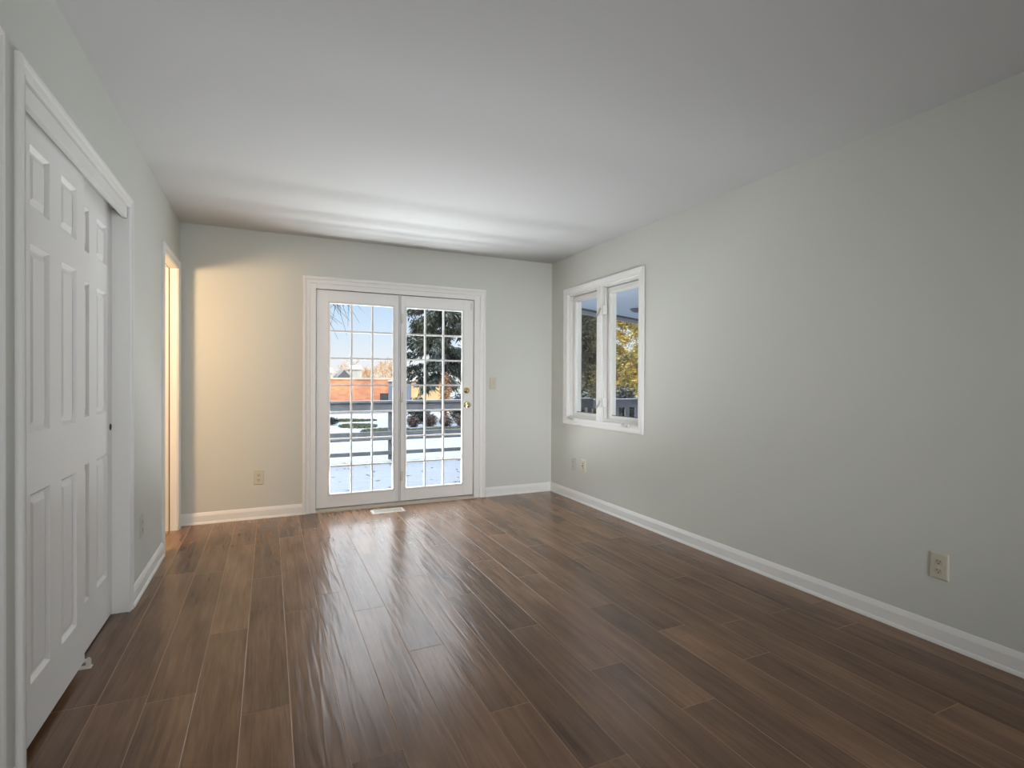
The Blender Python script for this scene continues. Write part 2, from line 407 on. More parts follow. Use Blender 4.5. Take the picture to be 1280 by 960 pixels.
# nearer door leaf (beside the camera)
d4 = empty('door_4', (XL-.03, NY0+.004, .008), label='white panel door in its casing left of the closet', cat='door', kind='structure')
obj('door_panel', panel_door(.764, 2.03, .035, [(.11, .33), (.44, .655)], [(.2, .8), (.98, 1.58), (1.7, 1.9)]), M['door'], d4)

# ------------------------------------------------------------------ french door
FD = empty('door_1', (0, D, 0), label='white glazed french door pair with brass knob opening to the snowy deck', cat='door', kind='structure')
def P(o_, bm_off): return o_
# unit frame
obj('door_frame', boxes((.330, .379, -.004, .14, 0, 2.038), (1.873, 1.935, -.004, .14, 0, 2.038), (.379, 1.873, -.004, .14, 1.990, 2.038),
                        (1.1205, 1.1325, .016, .05, .03, 1.990)), M['trim'], FD, bevel=.002)
obj('weather_strip', boxes((.379, .384, .030, .10, .03, 1.99), (1.868, 1.873, .030, .10, .03, 1.99), (.379, 1.873, .030, .10, 1.984, 1.990),
                           (1.116, 1.1365, .05, .06, .03, 1.99), (.379, 1.873, .034, .06, .026, .034)), M['rubber'], FD)
bm = B()
prof = [(-.022, 0), (-.022, .016), (-.016, .021), (.10, .027), (.20, .020), (.20, 0)]
a = [bm.verts.new((.379, y, z)) for y, z in prof]; b = [bm.verts.new((1.873, y, z)) for y, z in prof]
for i in range(len(a)):
    k = (i+1) % len(a); bm.faces.new((a[i], a[k], b[k], b[i]))
bm.faces.new(a); bm.faces.new(b[::-1])
obj('threshold', bm, M['register'], FD)
def ring(bm, x0, x1, z0, z1, x2, x3, z2, z3, y0, y1):
    for q in ((x0, x2, z0, z1), (x3, x1, z0, z1), (x2, x3, z0, z2), (x2, x3, z3, z1)):
        box(bm, q[0], q[1], y0, y1, q[2], q[3])
GZ0, GZ1 = .156, 1.866
for nm, (x0, x1, g0, g1) in {'a': (.384, 1.1165, .500, 1.061), 'b': (1.1365, 1.868, 1.192, 1.747)}.items():
    f = .016
    bm = B(); ring(bm, x0, x1, .034, 1.985, g0-f-.002, g1+f+.002, GZ0-f-.002, GZ1+f+.002, .014, .056); leaf = obj('door_leaf', bm, M['door'], FD, bevel=.0015)
    # raised lite frame
    bm = B()
    sweep(bm, [(g0, GZ0), (g0, GZ1), (g1, GZ1), (g1, GZ0)], [(0, -.030), (0, -.012), (.004, -.007), (f+.004, -.008), (f+.004, -.014), (f+.001, -.040)], lambda u, z, d: (u, -d, z), closed=True)
    obj('lite_frame', bm, M['vinyl'], leaf)
    bm = B()
    w = .0075
    for i in (1, 2):
        x = g0+(g1-g0)*i/3; box(bm, x-w, x+w, .022, .048, GZ0, GZ1)
    for i in range(1, 7):
        z = GZ0+(GZ1-GZ0)*i/7; box(bm, g0, g1, .0225, .0475, z-w, z+w)
    obj('muntin_grid', bm, M['vinyl'], leaf)
    obj('glass_pane', boxes((g0-.004, g1+.004, .034, .037, GZ0-.004, GZ1+.004)), M['glass'], leaf)
for z in (.27, 1.017, 1.765):
    bm = B(); cyl(bm, (1.1395, .008, z-.045), (1.1395, .008, z+.045), .0065, n=12); box(bm, 1.1395, 1.160, .010, .0145, z-.045, z+.045)
    cyl(bm, (1.1395, .008, z+.045), (1.1395, .008, z+.052), .005, .002, n=12)
    obj('hinge', bm, M['nylon'], FD)
# knob and deadbolt
bm = B(); lathe(bm, (1.797, .014, .938), (0, -1, 0), [(0, .033), (.004, .033), (.009, .027), (.012, .012), (.030, .010), (.034, .018), (.044, .027), (.055, .029), (.064, .024), (.067, .012), (.067, .0)], 24)
obj('door_knob', bm, M['brass'], FD)
bm = B(); lathe(bm, (1.797, .014, 1.082), (0, -1, 0), [(0, .031), (.008, .031), (.013, .026), (.014, .012), (.018, .011), (.018, 0)], 24)
db = obj('deadbolt', bm, M['brass'], FD)
obj('thumb_turn', boxes((1.792, 1.802, -.022, -.004, 1.062, 1.102)), M['brass'], db, bevel=.003)
bm = boxes((1.836, 1.850, .008, .0145, 1.885, 1.962), (1.848, 1.866, -.004, .010, 1.893, 1.955)); cyl(bm, (1.857, -.002, 1.89), (1.857, -.002, 1.958), .007, n=12)
obj('flip_latch', bm, M['trim'], FD, bevel=.002)
obj('strike_tab', boxes((1.788, 1.806, -.008, -.003, 2.004, 2.026)), M['trim'], FD, bevel=.001)

# ------------------------------------------------------------------ right-hand casement window
W1 = empty('window_1', (XR, 0, 0), label='white double casement window with crank handles in the right wall', cat='window', kind='structure')
def onW(u, z, d): return (-d, u, z)
bm = B()
wprof = [(0, -.002), (0, .010), (.006, .014), (.012, .012), (.030, .014), (.046, .020), (.062, .021), (.066, .018), (.066, -.002)]
sweep(bm, [(3.472, .815), (3.472, 2.052), (4.602, 2.052), (4.602, .815)], wprof, onW, closed=True)
obj('window_casing', bm, M['trim'], W1)
obj('mullion_casing', boxes((-.014, .0, 4.002, 4.072, .815, 2.052)), M['trim'], W1, bevel=.004)
# stepped frame: jambs, head, sill, post
bm = B()
for ins, x0, x1 in ((.000, .0, .020), (.010, .020, .036), (.013, .036, .150)):
    for a, b in ((3.466+ins, 4.003-ins*.0), (4.071, 4.608-ins)):
        pass
    box(bm, x0, x1, 3.462, 3.474+ins, .805, 2.055); box(bm, x0, x1, 4.600-ins, 4.612, .805, 2.055)
    box(bm, x0, x1, 4.006-ins, 4.068+ins, .805, 2.055)
    for a, b in ((3.474+ins, 4.006-ins), (4.068+ins, 4.600-ins)):
        box(bm, x0, x1, a, b, 2.050-ins, 2.055); box(bm, x0, x1, a, b, .805, .820+ins*1.4)
obj('window_frame', bm, M['vinyl'], W1)
for y0, y1 in ((3.496, 3.984), (4.090, 4.578)):
    z0, z1 = .842, 2.030; st = .050
    bm = B()
    pr = [(0, -.085), (0, -.062), (.010, -.050), (.016, -.047), (st, -.047), (st, -.085)]
    sweep(bm, [(y0+st, z0+st*.55), (y0+st, z1-st), (y1-st, z1-st), (y1-st, z0+st*.55)], pr, onW, closed=True)
    sa = obj('sash', bm, M['vinyl'], W1)
    obj('glass_pane', boxes((.066, .070, y0+st-.005, y1-st+.005, z0+st*.55-.005, z1-st+.005)), M['glass'], sa)
    obj('gap_seal', boxes((.070, .076, y0-.010, y0, z0-.006, z1+.008), (.070, .076, y1, y1+.010, z0-.006, z1+.008), (.070, .076, y0, y1, z1, z1+.008)), M['rubber'], W1)
    obj('gasket', boxes((.0625, .0655, y0+st, y1-st, z0+st*.55, z0+st*.55+.006)), M['rubber'], sa)
for yc, s in ((4.50, -1), (3.62, -1)):
    z = .806
    bm = B(); box(bm, -.030, .010, yc-.042, yc+.042, z-.012, z+.012)
    ck = obj('crank', bm, M['vinyl'], W1, bevel=.005)
    bm = B(); cyl(bm, (-.030, yc+.02, z+.004), (-.046, yc+.02, z+.008), .013, n=12); cyl(bm, (-.040, yc+.02, z+.006), (-.046, yc-.045, z-.002), .008, n=10)
    cyl(bm, (-.046, yc-.045, z-.002), (-.058, yc-.045, z+.004), .008, n=12)
    obj('crank_handle', bm, M['steel'], ck)
for z in (1.83, .985):
    lk = obj('sash_lock', boxes((-.026, -.013, 3.985, 4.012, z-.048, z+.048), (-.014, .034, 3.972, 3.988, z-.040, z+.040)), M['vinyl'], W1, bevel=.002)
    bm = B(); cyl(bm, (-.040, 4.030, z-.052), (-.028, 3.998, z+.010), .008, n=10); cyl(bm, (-.016, 3.998, z+.010), (-.030, 3.998, z+.010), .014, n=12); obj('lock_lever', bm, M['steel'], lk)

# ------------------------------------------------------------------ plates on the walls (built facing -y at the origin, rotated in place)
def plate(name, loc, rz, m, label, cat, style, group=None):
    o = empty(name, loc, label=label, cat=cat, group=group); o.rotation_euler = (0, 0, rz)
    bm = B(); pr = [(0, 0), (.035, 0)]
    w, h = .0375, .060
    a = [bm.verts.new((sx*w, 0, sz*h)) for sx, sz in ((-1, -1), (1, -1), (1, 1), (-1, 1))]
    b = [bm.verts.new((sx*w, -.003, sz*h)) for sx, sz in ((-1, -1), (1, -1), (1, 1), (-1, 1))]
    c = [bm.verts.new((sx*(w-.006), -.0075, sz*(h-.006))) for sx, sz in ((-1, -1), (1, -1), (1, 1), (-1, 1))]
    for p, q in ((a, b), (b, c)):
        for i in range(4): bm.faces.new((p[i], p[(i+1) % 4], q[(i+1) % 4], q[i]))
    bm.faces.new(c); bm.faces.new(a[::-1])
    pl = obj('cover_plate', bm, m, o)
    if style == 'duplex':
        for sz in (-1, 1):
            zc = sz*.0205
            bm = B(); n = 24; ring_ = []
            for i in range(n):
                t = 2*PI*i/n; ring_.append((.0172*math.cos(t), max(-.0135, min(.0135, .0172*math.sin(t)))))
            f0 = [bm.verts.new((x, -.0070, zc+z)) for x, z in ring_]; f1 = [bm.verts.new((x*.96, -.0098, zc+z*.96)) for x, z in ring_]
            for i in range(n): bm.faces.new((f0[i], f0[(i+1) % n], f1[(i+1) % n], f1[i]))
            bm.faces.new(f1)
            rc = obj('receptacle', bm, M['ivory_d'] if m is not M['paintplate'] else m, o)
            bm = boxes((-.0075, -.0050, -.0104, -.0095, zc-.001, zc+.008), (.0050, .0075, -.0104, -.0095, zc-.001, zc+.006))
            cyl(bm, (0, -.0104, zc-.0075), (0, -.0095, zc-.0075), .0027, n=12)
            obj('socket_slot', bm, M['slot'], rc)
        bm = B(); cyl(bm, (0, -.0072, 0), (0, -.0092, 0), .0030, n=12); obj('screw', bm, M['steel'], o)
    elif style == 'switch':
        bm = boxes((-.0055, .0055, -.010, -.007, -.0125, .0125)); tg = obj('toggle_collar', bm, m, o)
        bm = B(); v = [bm.verts.new(q) for q in ((-.004, -.009, -.008), (.004, -.009, -.008), (.004, -.009, .004), (-.004, -.009, .004), (-.003, -.022, -.013), (.003, -.022, -.013), (.003, -.022, -.006), (-.003, -.022, -.006))]
        for f in ((0, 1, 2, 3), (4, 7, 6, 5), (0, 4, 5, 1), (1, 5, 6, 2), (2, 6, 7, 3), (3, 7, 4, 0)): bm.faces.new([v[i] for i in f])
        obj('toggle', bm, M['almond'], tg)
        for z in (-.030, .030):
            bm = B(); cyl(bm, (0, -.0072, z), (0, -.0088, z), .0028, n=12); obj('screw', bm, M['steel'], o)
    else:   # jack
        for z in (-.022, .0, .022)[:3]:
            bm = B(); cyl(bm, (0, -.0070, z), (0, -.0095 if z else -.016, z), .0048 if z else .0055, n=14)
            obj('jack', bm, M['slot'], o, label='dark round jack')
    return o
plate('outlet', (XR, 1.334, .351), -PI/2, M['ivory'], 'ivory duplex outlet low on the right wall, the closest one to the camera', 'outlet', 'duplex')
plate('outlet', (XR, 4.48, .357), -PI/2, M['paintplate'], 'wall-coloured outlet plate under the window, the one nearer the far corner', 'outlet', 'duplex')
plate('outlet', (XR, 4.30, .362), -PI/2, M['almond'], 'cream plate with dark jacks under the window, right of a wall-coloured plate', 'outlet', 'jack')
plate('outlet', (-.075, D, .349), 0, M['ivory'], 'ivory duplex outlet on the warm-lit back wall left of the french door', 'outlet', 'duplex')
plate('outlet', (XL, 3.515, .362), PI/2, M['paintplate'], 'outlet plate low on the left wall between the closet and the doorway', 'outlet', 'duplex')
plate('light_switch', (2.077, D, 1.154), 0, M['ivory'], 'ivory toggle light switch plate right of the french door', 'light switch', 'switch')

# ------------------------------------------------------------------ floor register
fv = empty('floor_vent', (.979, 4.757, 0), label='cream metal floor vent in front of the french door', cat='floor vent')
bm = B(); x, y = .147, .070
def frame_face(bm, X, Y, xi, yi, z0, z1, s):
    A = [bm.verts.new((a*X, b*Y, z0)) for a, b in ((-1, -1), (1, -1), (1, 1), (-1, 1))]
    A2 = [bm.verts.new((a*(X-s), b*(Y-s), z1)) for a, b in ((-1, -1), (1, -1), (1, 1), (-1, 1))]
    I = [bm.verts.new((a*xi, b*yi, z1)) for a, b in ((-1, -1), (1, -1), (1, 1), (-1, 1))]
    I2 = [bm.verts.new((a*xi, b*yi, z0+.0005)) for a, b in ((-1, -1), (1, -1), (1, 1), (-1, 1))]
    for p, q in ((A, A2), (A2, I), (I, I2)):
        for i in range(4): bm.faces.new((p[i], p[(i+1) % 4], q[(i+1) % 4], q[i]))
frame_face(bm, x, y, .122, .046, 0.0, .006, .006)
obj('vent_frame', bm, M['register'], fv)
bm = B()
for i in range(16):
    xx = -.122+.244*i/15; box(bm, xx-.0026, xx+.0026, -.046, .046, .002, .0050)
box(bm, -.122, .122, -.004, .004, .0018, .0054)
obj('vent_fin', bm, M['register'], fv)
obj('vent_opening', boxes((-.122, .122, -.046, .046, .0004, .0012)), M['slot'], fv)

# ================================================================== outdoors
rnd = random.Random(11)
def gz(y): return -.5-.0222*max(0, y-10)
# house shell above the room: roof and eaves
bm = B()
v = [bm.verts.new(p) for p in ((-9, -6.2, 2.62), (XR+.6, -6.2, 2.62), (XR+.6, D+.55, 2.62), (-9, D+.55, 2.62), (-9, -.3, 4.62), (XR+.6, -.3, 4.62))]
for f in ((0, 1, 2, 3), (0, 4, 5, 1), (2, 5, 4, 3), (0, 3, 4), (1, 5, 2)): bm.faces.new([v[i] for i in f])
obj('roof', bm, M['shingle'], kind='structure')
obj('wall_exterior', boxes((-9, FX0-T-.02, YF-T, D+T, -.6, 2.61), (FX0-T, XR+T, YF-T-.02, YF-T-.01, -.6, -.13), (FX0-T, XR+T, D+.01, D+T, -.6, -.13), (XR, XR+T, YF-T, D+T, -.6, -.13)), M['siding'], kind='structure')
obj('wall_sun_blocker', boxes((XR+T, 6.4, -5.4, 1.15, -.6, 2.61)), M['siding'], kind='structure')  # unseen block added to keep the low sun off the railing
bm = B(); v = [bm.verts.new(p) for p in ((XR+.62, -6.2, 2.63), (6.9, -6.2, 2.63), (6.9, 1.75, 2.63), (XR+.62, 1.75, 2.63), (XR+.62, -2.2, 4.4), (6.9, -2.2, 4.4))]
for f in ((0, 1, 2, 3), (0, 4, 5, 1), (2, 5, 4, 3), (0, 3, 4), (1, 5, 2)): bm.faces.new([v[i] for i in f])
obj('roof_sun_blocker', bm, M['shingle'], kind='structure')  # top of the added sun block, out of view
# porch roof to the right of the window
bm = B()
poly = [(XR+.61, 1.2), (9.5, 1.2), (9.5, 7.27+.45*(9.5-4.54)), (XR+.61, 7.27+.45*(XR+.61-4.54))]
lo = [bm.verts.new((x, y, 2.35)) for x, y in poly]; hi = [bm.verts.new((x, y, 2.46)) for x, y in poly]
bm.faces.new(lo[::-1]); bm.faces.new(hi)
for i in range(4): bm.faces.new((lo[i], lo[(i+1) % 4], hi[(i+1) % 4], hi[i]))
pr = obj('porch_roof', bm, M['soffit'], label='pale porch ceiling seen through the top of the right window', cat='porch roof')
d_ = Vector((1.91, .86, 0)).normalized(); n_ = Vector((-d_.y, d_.x, 0))
bm = B(); a, b = Vector((poly[3][0], poly[3][1], 0)), Vector((poly[2][0], poly[2][1], 0))
def slab(bm, a, b, n_, w0, w1, z0, z1):
    q = [a+n_*w0, b+n_*w0, b+n_*w1, a+n_*w1]
    L_ = [bm.verts.new((p.x, p.y, z0)) for p in q]; U_ = [bm.verts.new((p.x, p.y, z1)) for p in q]
    bm.faces.new(L_[::-1]); bm.faces.new(U_)
    for i in range(4): bm.faces.new((L_[i], L_[(i+1) % 4], U_[(i+1) % 4], U_[i]))
slab(bm, a, b, n_, .0, .03, 2.28, 2.47)
obj('fascia', bm, M['fascia'], pr)
bm = B(); slab(bm, a, b, n_, -.10, -.06, 2.325, 2.35); obj('soffit_trim', bm, M['rail'], pr)
bm = B(); lathe(bm, (5.38, 6.84, 2.35), (0, 0, -1), [(0, .10), (.012, .10), (.03, .085), (.055, .05), (.06, 0)], 20)
obj('porch_light', bm, M['doorcan'], label='small dark round ceiling light under the porch roof', cat='ceiling light')
bm = boxes((9.0, 9.14, 8.9, 9.04, gz(9), 2.35)); obj('post', bm, M['fascia'], pr)

# snowy deck
obj('deck', boxes((-4, 9.4, D+T, 8.12, -.22, -.08)), M['rail'], kind='structure')
bm = B()
nx, ny = 90, 24
g_ = [[bm.verts.new((-4+13.4*i/nx, D+T+.02+(8.14-D-T-.02)*j/ny, -.045+.010*math.sin(i*.9+j*.7)*rnd.random()+(-.03 if j == ny else 0))) for j in range(ny+1)] for i in range(nx+1)]
for i in range(nx):
    for j in range(ny):
        f = bm.faces.new((g_[i][j], g_[i+1][j], g_[i+1][j+1], g_[i][j+1])); f.smooth = True
bm.faces.new([g_[i][0] for i in range(nx+1)][::-1]+[]) if False else None
box(bm, -4, 9.38, D+T+.02, 8.10, -.08, -.062)
obj('snow', bm, M['snow'], kind='stuff', label='smooth snow lying on the deck outside the door', cat='snow')
# railing
ry = 8.0
rl = empty('deck_railing', (0, ry, 0), label='weathered wooden railing with three horizontal boards along the snowy deck', cat='railing')
for nm, z0, z1, y0, y1 in (('cap_board', .838, .872, -.07, .07), ('top_rail', .706, .836, -.045, -.007), ('middle_rail', .275, .405, -.045, -.007), ('bottom_rail', .055, .112, -.045, -.007)):
    obj(nm, boxes((-4, 5.3, y0, y1, z0, z1)), M['rail'], rl, bevel=.003)
for x in (-3.6, -.95, 1.70, 5.26):
    obj('post', boxes((x-.042, x+.042, -.006, .078, -.03, .838)), M['rail'], rl, bevel=.003)
rl2 = empty('balustrade', (0, ry, 0), label='pale railing with upright balusters seen low through the right window', cat='railing')
obj('cap_board', boxes((5.32, 8.6, -.07, .07, .822, .852)), M['railwhite'], rl2, bevel=.003)
obj('top_rail', boxes((5.32, 8.6, -.03, .03, .690, .822)), M['railwhite'], rl2, bevel=.003)
obj('bottom_rail', boxes((5.32, 8.6, -.03, .03, .06, .15)), M['railwhite'], rl2, bevel=.003)
x = 5.62
while x < 8.5:
    obj('baluster', boxes((x-.045, x+.045, -.014, .014, .15, .690)), M['railwhite'], rl2, bevel=.002); x += .235
# dead leaves on the deck snow
def leaf_mesh(r):
    bm = B(); n = 7
    pts = []
    for i in range(n):
        t = 2*PI*i/n; rad = r.uniform(.45, 1.0)*(1 if i % 2 else .6); pts.append((rad*math.cos(t), rad*math.sin(t)*.62, .30*r.uniform(-.1, .9)))
    c = bm.verts.new((0, 0, .10)); c2 = bm.verts.new((0, 0, .04))
    vs = [bm.verts.new(p) for p in pts]; vb = [bm.verts.new((p[0], p[1], p[2]-.05)) for p in pts]
    for i in range(n):
        bm.faces.new((c, vs[i], vs[(i+1) % n])); bm.faces.new((c2, vb[(i+1) % n], vb[i])); bm.faces.new((vs[i], vb[i], vb[(i+1) % n], vs[(i+1) % n]))
    for p in (( .9, .05, .2),):
        cyl(bm, (0, 0, .1), (1.35, .12, .25), .03, .02, n=5)
    return bm
lr = random.Random(5)
spots = [(1.0, 8.0), (0.86, 7.9), (1.32, 7.95), (0.84, 7.43), (0.95, 7.51), (1.0, 7.46), (0.73, 6.9), (0.78, 6.56), (1.09, 6.63), (1.17, 6.8), (1.16, 6.89), (1.23, 7.51), (1.4, 7.59), (1.27, 7.11), (1.21, 6.78), (1.2, 6.44), (1.25, 6.0), (1.6, 7.63), (0.8, 6.01), (0.96, 6.83), (2.09, 7.95), (1.87, 6.86), (1.62, 6.63), (2.07, 7.12), (1.82, 6.26), (2.41, 7.9), (2.5, 7.85), (2.47, 7.8), (2.65, 7.63), (2.35, 6.85), (2.31, 6.65), (2.17, 6.28), (2.05, 6.02), (2.1, 5.99)]
protos = []
for i, (x, y) in enumerate(spots):
    s = lr.uniform(.022, .048)
    if i < 5:
        o = obj('dead_leaf', leaf_mesh(lr), M['leaf']); protos.append(o)
    else:
        o = protos[i % 5].copy(); C.objects.link(o)
    o.location = (x, y, -.043); o.rotation_euler = (0, 0, lr.uniform(0, 6.28)); o.scale = (s, s, s)
    tag(o, 'small dark dead leaf lying on the deck snow', 'leaf', 'dead leaves on the snowy deck')

# ground
bm = B(); ys = [D+T, 8, 10, 14, 20, 30, 45, 70, 110, 200, 400]; xs = [-150, -60, -20, -5, 0, 5, 10, 15, 20, 30, 45, 70, 120, 300]
G = [[bm.verts.new((x, y, gz(y))) for y in ys] for x in xs]
for i in range(len(xs)-1):
    for j in range(len(ys)-1): bm.faces.new((G[i][j], G[i+1][j], G[i+1][j+1], G[i][j+1]))
obj('ground', bm, M['snow'], kind='structure')
bm = B(); q = [bm.verts.new(p) for p in ((-60, 36, gz(36)+.03), (80, 36, gz(36)+.03), (80, 52, gz(52)+.03), (-60, 52, gz(52)+.03))]; bm.faces.new(q)
q2 = [bm.verts.new((p.co.x, p.co.y, p.co.z-.02)) for p in q]; bm.faces.new(q2[::-1])
for i in range(4): bm.faces.new((q[i], q[(i+1) % 4], q2[(i+1) % 4], q2[i]))
obj('road', bm, M['asphalt'], kind='structure')

# grass showing through the snow
def grass_patch(name, pts, n, h, label):
    """pts: list of ellipses (cx, cy, rx, ry)"""
    V, F = [], []
    r = random.Random(len(label))
    area = [a[2]*a[3] for a in pts]
    for _ in range(n):
        e = r.choices(pts, area)[0]; t = r.uniform(0, 2*PI); q = math.sqrt(r.random())*r.uniform(.8, 1.1)
        x, y = e[0]+e[2]*q*math.cos(t), e[1]+e[3]*q*math.sin(t); z = gz(y); a = r.uniform(0, 2*PI); w = r.uniform(.02, .05); hh = h*r.uniform(.5, 1.3)
        dx, dy = w*math.cos(a), w*math.sin(a); lx, ly = r.uniform(-.06, .06), r.uniform(-.06, .06); k = len(V)
        V += [(x-dx, y-dy, z-.01), (x+dx, y+dy, z-.01), (x+lx, y+ly, z+hh)]; F.append((k, k+1, k+2))
    me = bpy.data.meshes.new(name); me.from_pydata(V, [], F); me.materials.append(M['grass'])
    o = bpy.data.objects.new(name, me); C.objects.link(o); tag(o, label, 'grass', None, 'stuff'); return o
grass_patch('grass', [(6.3, 18.5, 2.6, 1.1), (3.9, 19.3, .9, .9), (8.6, 18.2, 2.2, 1.2)], 26000, .09, 'band of dull green grass in front of the reddish shrubs')
grass_patch('grass', [(3.4, 22.6, .75, 1.2), (2.6, 27.4, 1.6, .8), (3.9, 26.8, 1.0, .6)], 7000, .09, 'thin green grass patch on the snow left of the reddish shrubs')

# foliage builders
def cloud(V, F, r, c, rad, n, s, flat=.7, droop=0):
    """n leaf triangles in an ellipsoid shell"""
    for _ in range(n):
        while True:
            p = Vector((r.uniform(-1, 1), r.uniform(-1, 1), r.uniform(-1, 1)))
            if .25 < p.length < 1: break
        p = Vector((p.x*rad[0], p.y*rad[1], p.z*rad[2]))+c
        d = Vector((r.gauss(0, 1), r.gauss(0, 1), r.gauss(0, flat)-droop)).normalized(); e = d.orthogonal().normalized()
        if r.random() < .5: e = d.cross(e)
        L_, w = s*r.uniform(.6, 1.5), s*r.uniform(.18, .4); k = len(V)
        V += [tuple(p-e*w), tuple(p+e*w), tuple(p+d*L_)]; F.append((k, k+1, k+2))
def mesh_obj(name, V, F, m, parent=None, **kw):
    me = bpy.data.meshes.new(name); me.from_pydata(V, [], F); me.materials.append(m)
    o = bpy.data.objects.new(name, me); C.objects.link(o)
    if parent: o.parent = parent
    tag(o, **kw); return o
def conifer(x, y, h, rad, m, label, seed, n=9000, s=.13, drp=.9, zlow=.0, group=None, gaps=.0):
    r = random.Random(seed); root = empty('conifer', (x, y, gz(y)), label=label, cat='tree', group=group)
    bm = B(); cyl(bm, (0, 0, -.2), (0, 0, h*.97), .03*h**.6+.05, .02, n=10)
    nb = int(h*9)
    V, F = [], []; per = max(1, n//nb)
    for i in range(nb):
        t = (i+r.random())/nb; z = zlow+(h-zlow)*t
        L_ = rad*(1-t)**.75*r.uniform(.55, 1.08)+.12; a = r.uniform(0, 2*PI)
        if r.random() < gaps: continue
        d = Vector((math.cos(a), math.sin(a), 0))
        tip = d*L_+Vector((0, 0, z-.16*L_)); base = Vector((0, 0, z+.10))
        if i % 2 == 0: cyl(bm, base, tip, .022, .006, n=5, cap=False)
        for _ in range(per):
            q = r.random()**.7; p = base.lerp(tip, q)+Vector((r.gauss(0, .10), r.gauss(0, .10), r.gauss(0, .06)-abs(r.gauss(0, .22))*q))
            dd = (d*.5+Vector((r.gauss(0, .6), r.gauss(0, .6), -drp+r.gauss(0, .4)))).normalized(); e = dd.cross(Vector((r.gauss(0, 1), r.gauss(0, 1), r.gauss(0, 1)))).normalized()
            l, w = s*r.uniform(.6, 1.7), s*r.uniform(.12, .26); k = len(V)
            V += [tuple(p-e*w), tuple(p+e*w), tuple(p+dd*l)]; F.append((k, k+1, k+2))
    obj('trunk', bm, M['bark'], root); mesh_obj('foliage', V, F, m, root)
    return root
def shrub(name, x, y, rx, ry_, h, m, label, seed, n=2500, s=.09, group=None, cat='shrub'):
    r = random.Random(seed); z0 = gz(y); root = empty(name, (x, y, z0), label=label, cat=cat, group=group)
    V, F = [], []
    for k in range(5):
        c = Vector((r.uniform(-.4, .4)*rx, r.uniform(-.4, .4)*ry_, h*r.uniform(.38, .58)))
        cloud(V, F, r, c, (rx*.72, ry_*.72, h*.5), n//5, s)
    mesh_obj('foliage', V, F, m, root)
    bm = B()
    for k in range(6):
        a = r.uniform(0, 6.28); cyl(bm, (0, 0, -.1), (math.cos(a)*rx*.5, math.sin(a)*ry_*.5, h*.8), .02, .006, n=5, cap=False)
    obj('stem', bm, M['twig'], root)
    return root
def bare_tree(name, x, y, h, spread, m, label, seed, depth=5, start=None, group=None, thick=.018, tw=.5):
    r = random.Random(seed); bm = B()
    def grow(p, d, L_, rad, k):
        q = p+d*L_
        cyl(bm, p, q, rad, rad*.65, n=5 if k < depth else 8, cap=False)
        if k == 0: return
        for _ in range(3 if k > 1 else 4):
            e = (d+Vector((r.gauss(0, tw), r.gauss(0, tw), r.gauss(0, tw)*.6+.05))*spread).normalized()
            grow(p.lerp(q, r.uniform(.55, 1.0)), e, L_*r.uniform(.55, .82), rad*.58, k-1)
    grow(Vector((0, 0, -.2)), Vector((0, 0, 1)), h*.34, thick*h, depth)
    o = obj(name, bm, m, None, label=label, cat='tree', group=group); o.location = (x, y, gz(y)); return o

# the big spruce right of the door, and its neighbours to the right window
conifer(8.2, 26.0, 11.2, 2.55, M['needle'], 'large dark spruce filling the right half of the french door', 21, n=30000, s=.23, zlow=2.1)
conifer(14.6, 20.4, 8.2, 1.5, M['needle2'], 'golden conifer farthest back in the gap at the left of the right pane', 22, n=40000, s=.12, zlow=.3, drp=.2)
conifer(8.6, 13.4, 6.0, .92, M['needle3'], 'olive-grey conifer in the left pane of the right window', 23, n=34000, s=.095, zlow=.2, drp=.3)
conifer(11.5, 17.0, 7.4, 1.3, M['needle2'], 'golden conifer standing farther back, between the two panes of the right window', 24, n=40000, s=.11, zlow=.3, drp=.2)
conifer(10.45, 12.9, 6.4, .95, M['needle2'], 'golden conifer filling the right pane of the right window', 25, n=36000, s=.095, zlow=.3, drp=.2)
conifer(12.7, 14.7, 6.6, 1.05, M['needle2'], 'golden conifer at the right edge of the right window', 26, n=34000, s=.10, zlow=.3, drp=.2)
for i, (x, y, rx, h) in enumerate(((7.05, 11.3, .48, 1.5), (8.15, 10.8, .52, 1.7), (9.25, 10.3, .52, 1.65))):
    shrub('evergreen_shrub', x, y, rx, .45, h, M['yew'], ('dark rounded evergreen shrub low in the left pane of the right window', 'dark rounded evergreen shrub behind the balusters, left of two', 'dark rounded evergreen shrub behind the balusters, right of two')[i], 40+i, n=6500, s=.07)
# reddish shrubs in a row
for i in range(8):
    shrub('barberry_shrub', 4.7+.68*i, 21.4-.11*i, .310, .35, .42+.10*((i*7) % 3)/2, M['barberry'], 'low reddish-brown shrub in the row behind the grass', 60+i, n=1500, s=.07, group='reddish shrubs in a row')
shrub('sun_tinted_shrub', 7.25, 22.75, .34, .34, 2.4, M['rust'], 'shrub tinted sunlit orange in front of the dark spruce', 80, n=1500, s=.09)  # stands in for sunlit foliage; the sunlight is in its colour
for i, (x, y, rx, h) in enumerate(((6.25, 23.3, .62, 1.15), (8.25, 23.2, .68, 1.4), (1.9, 24.5, .9, .35))):
    shrub('evergreen_shrub', x, y, rx, .6, h, M['yew'], ('dark evergreen bush behind the reddish shrubs, left of two', 'dark evergreen bush behind the reddish shrubs, right of two', 'low spreading dark evergreen on the snow at the left edge of the door')[i], 50+i, n=3000, s=.09)
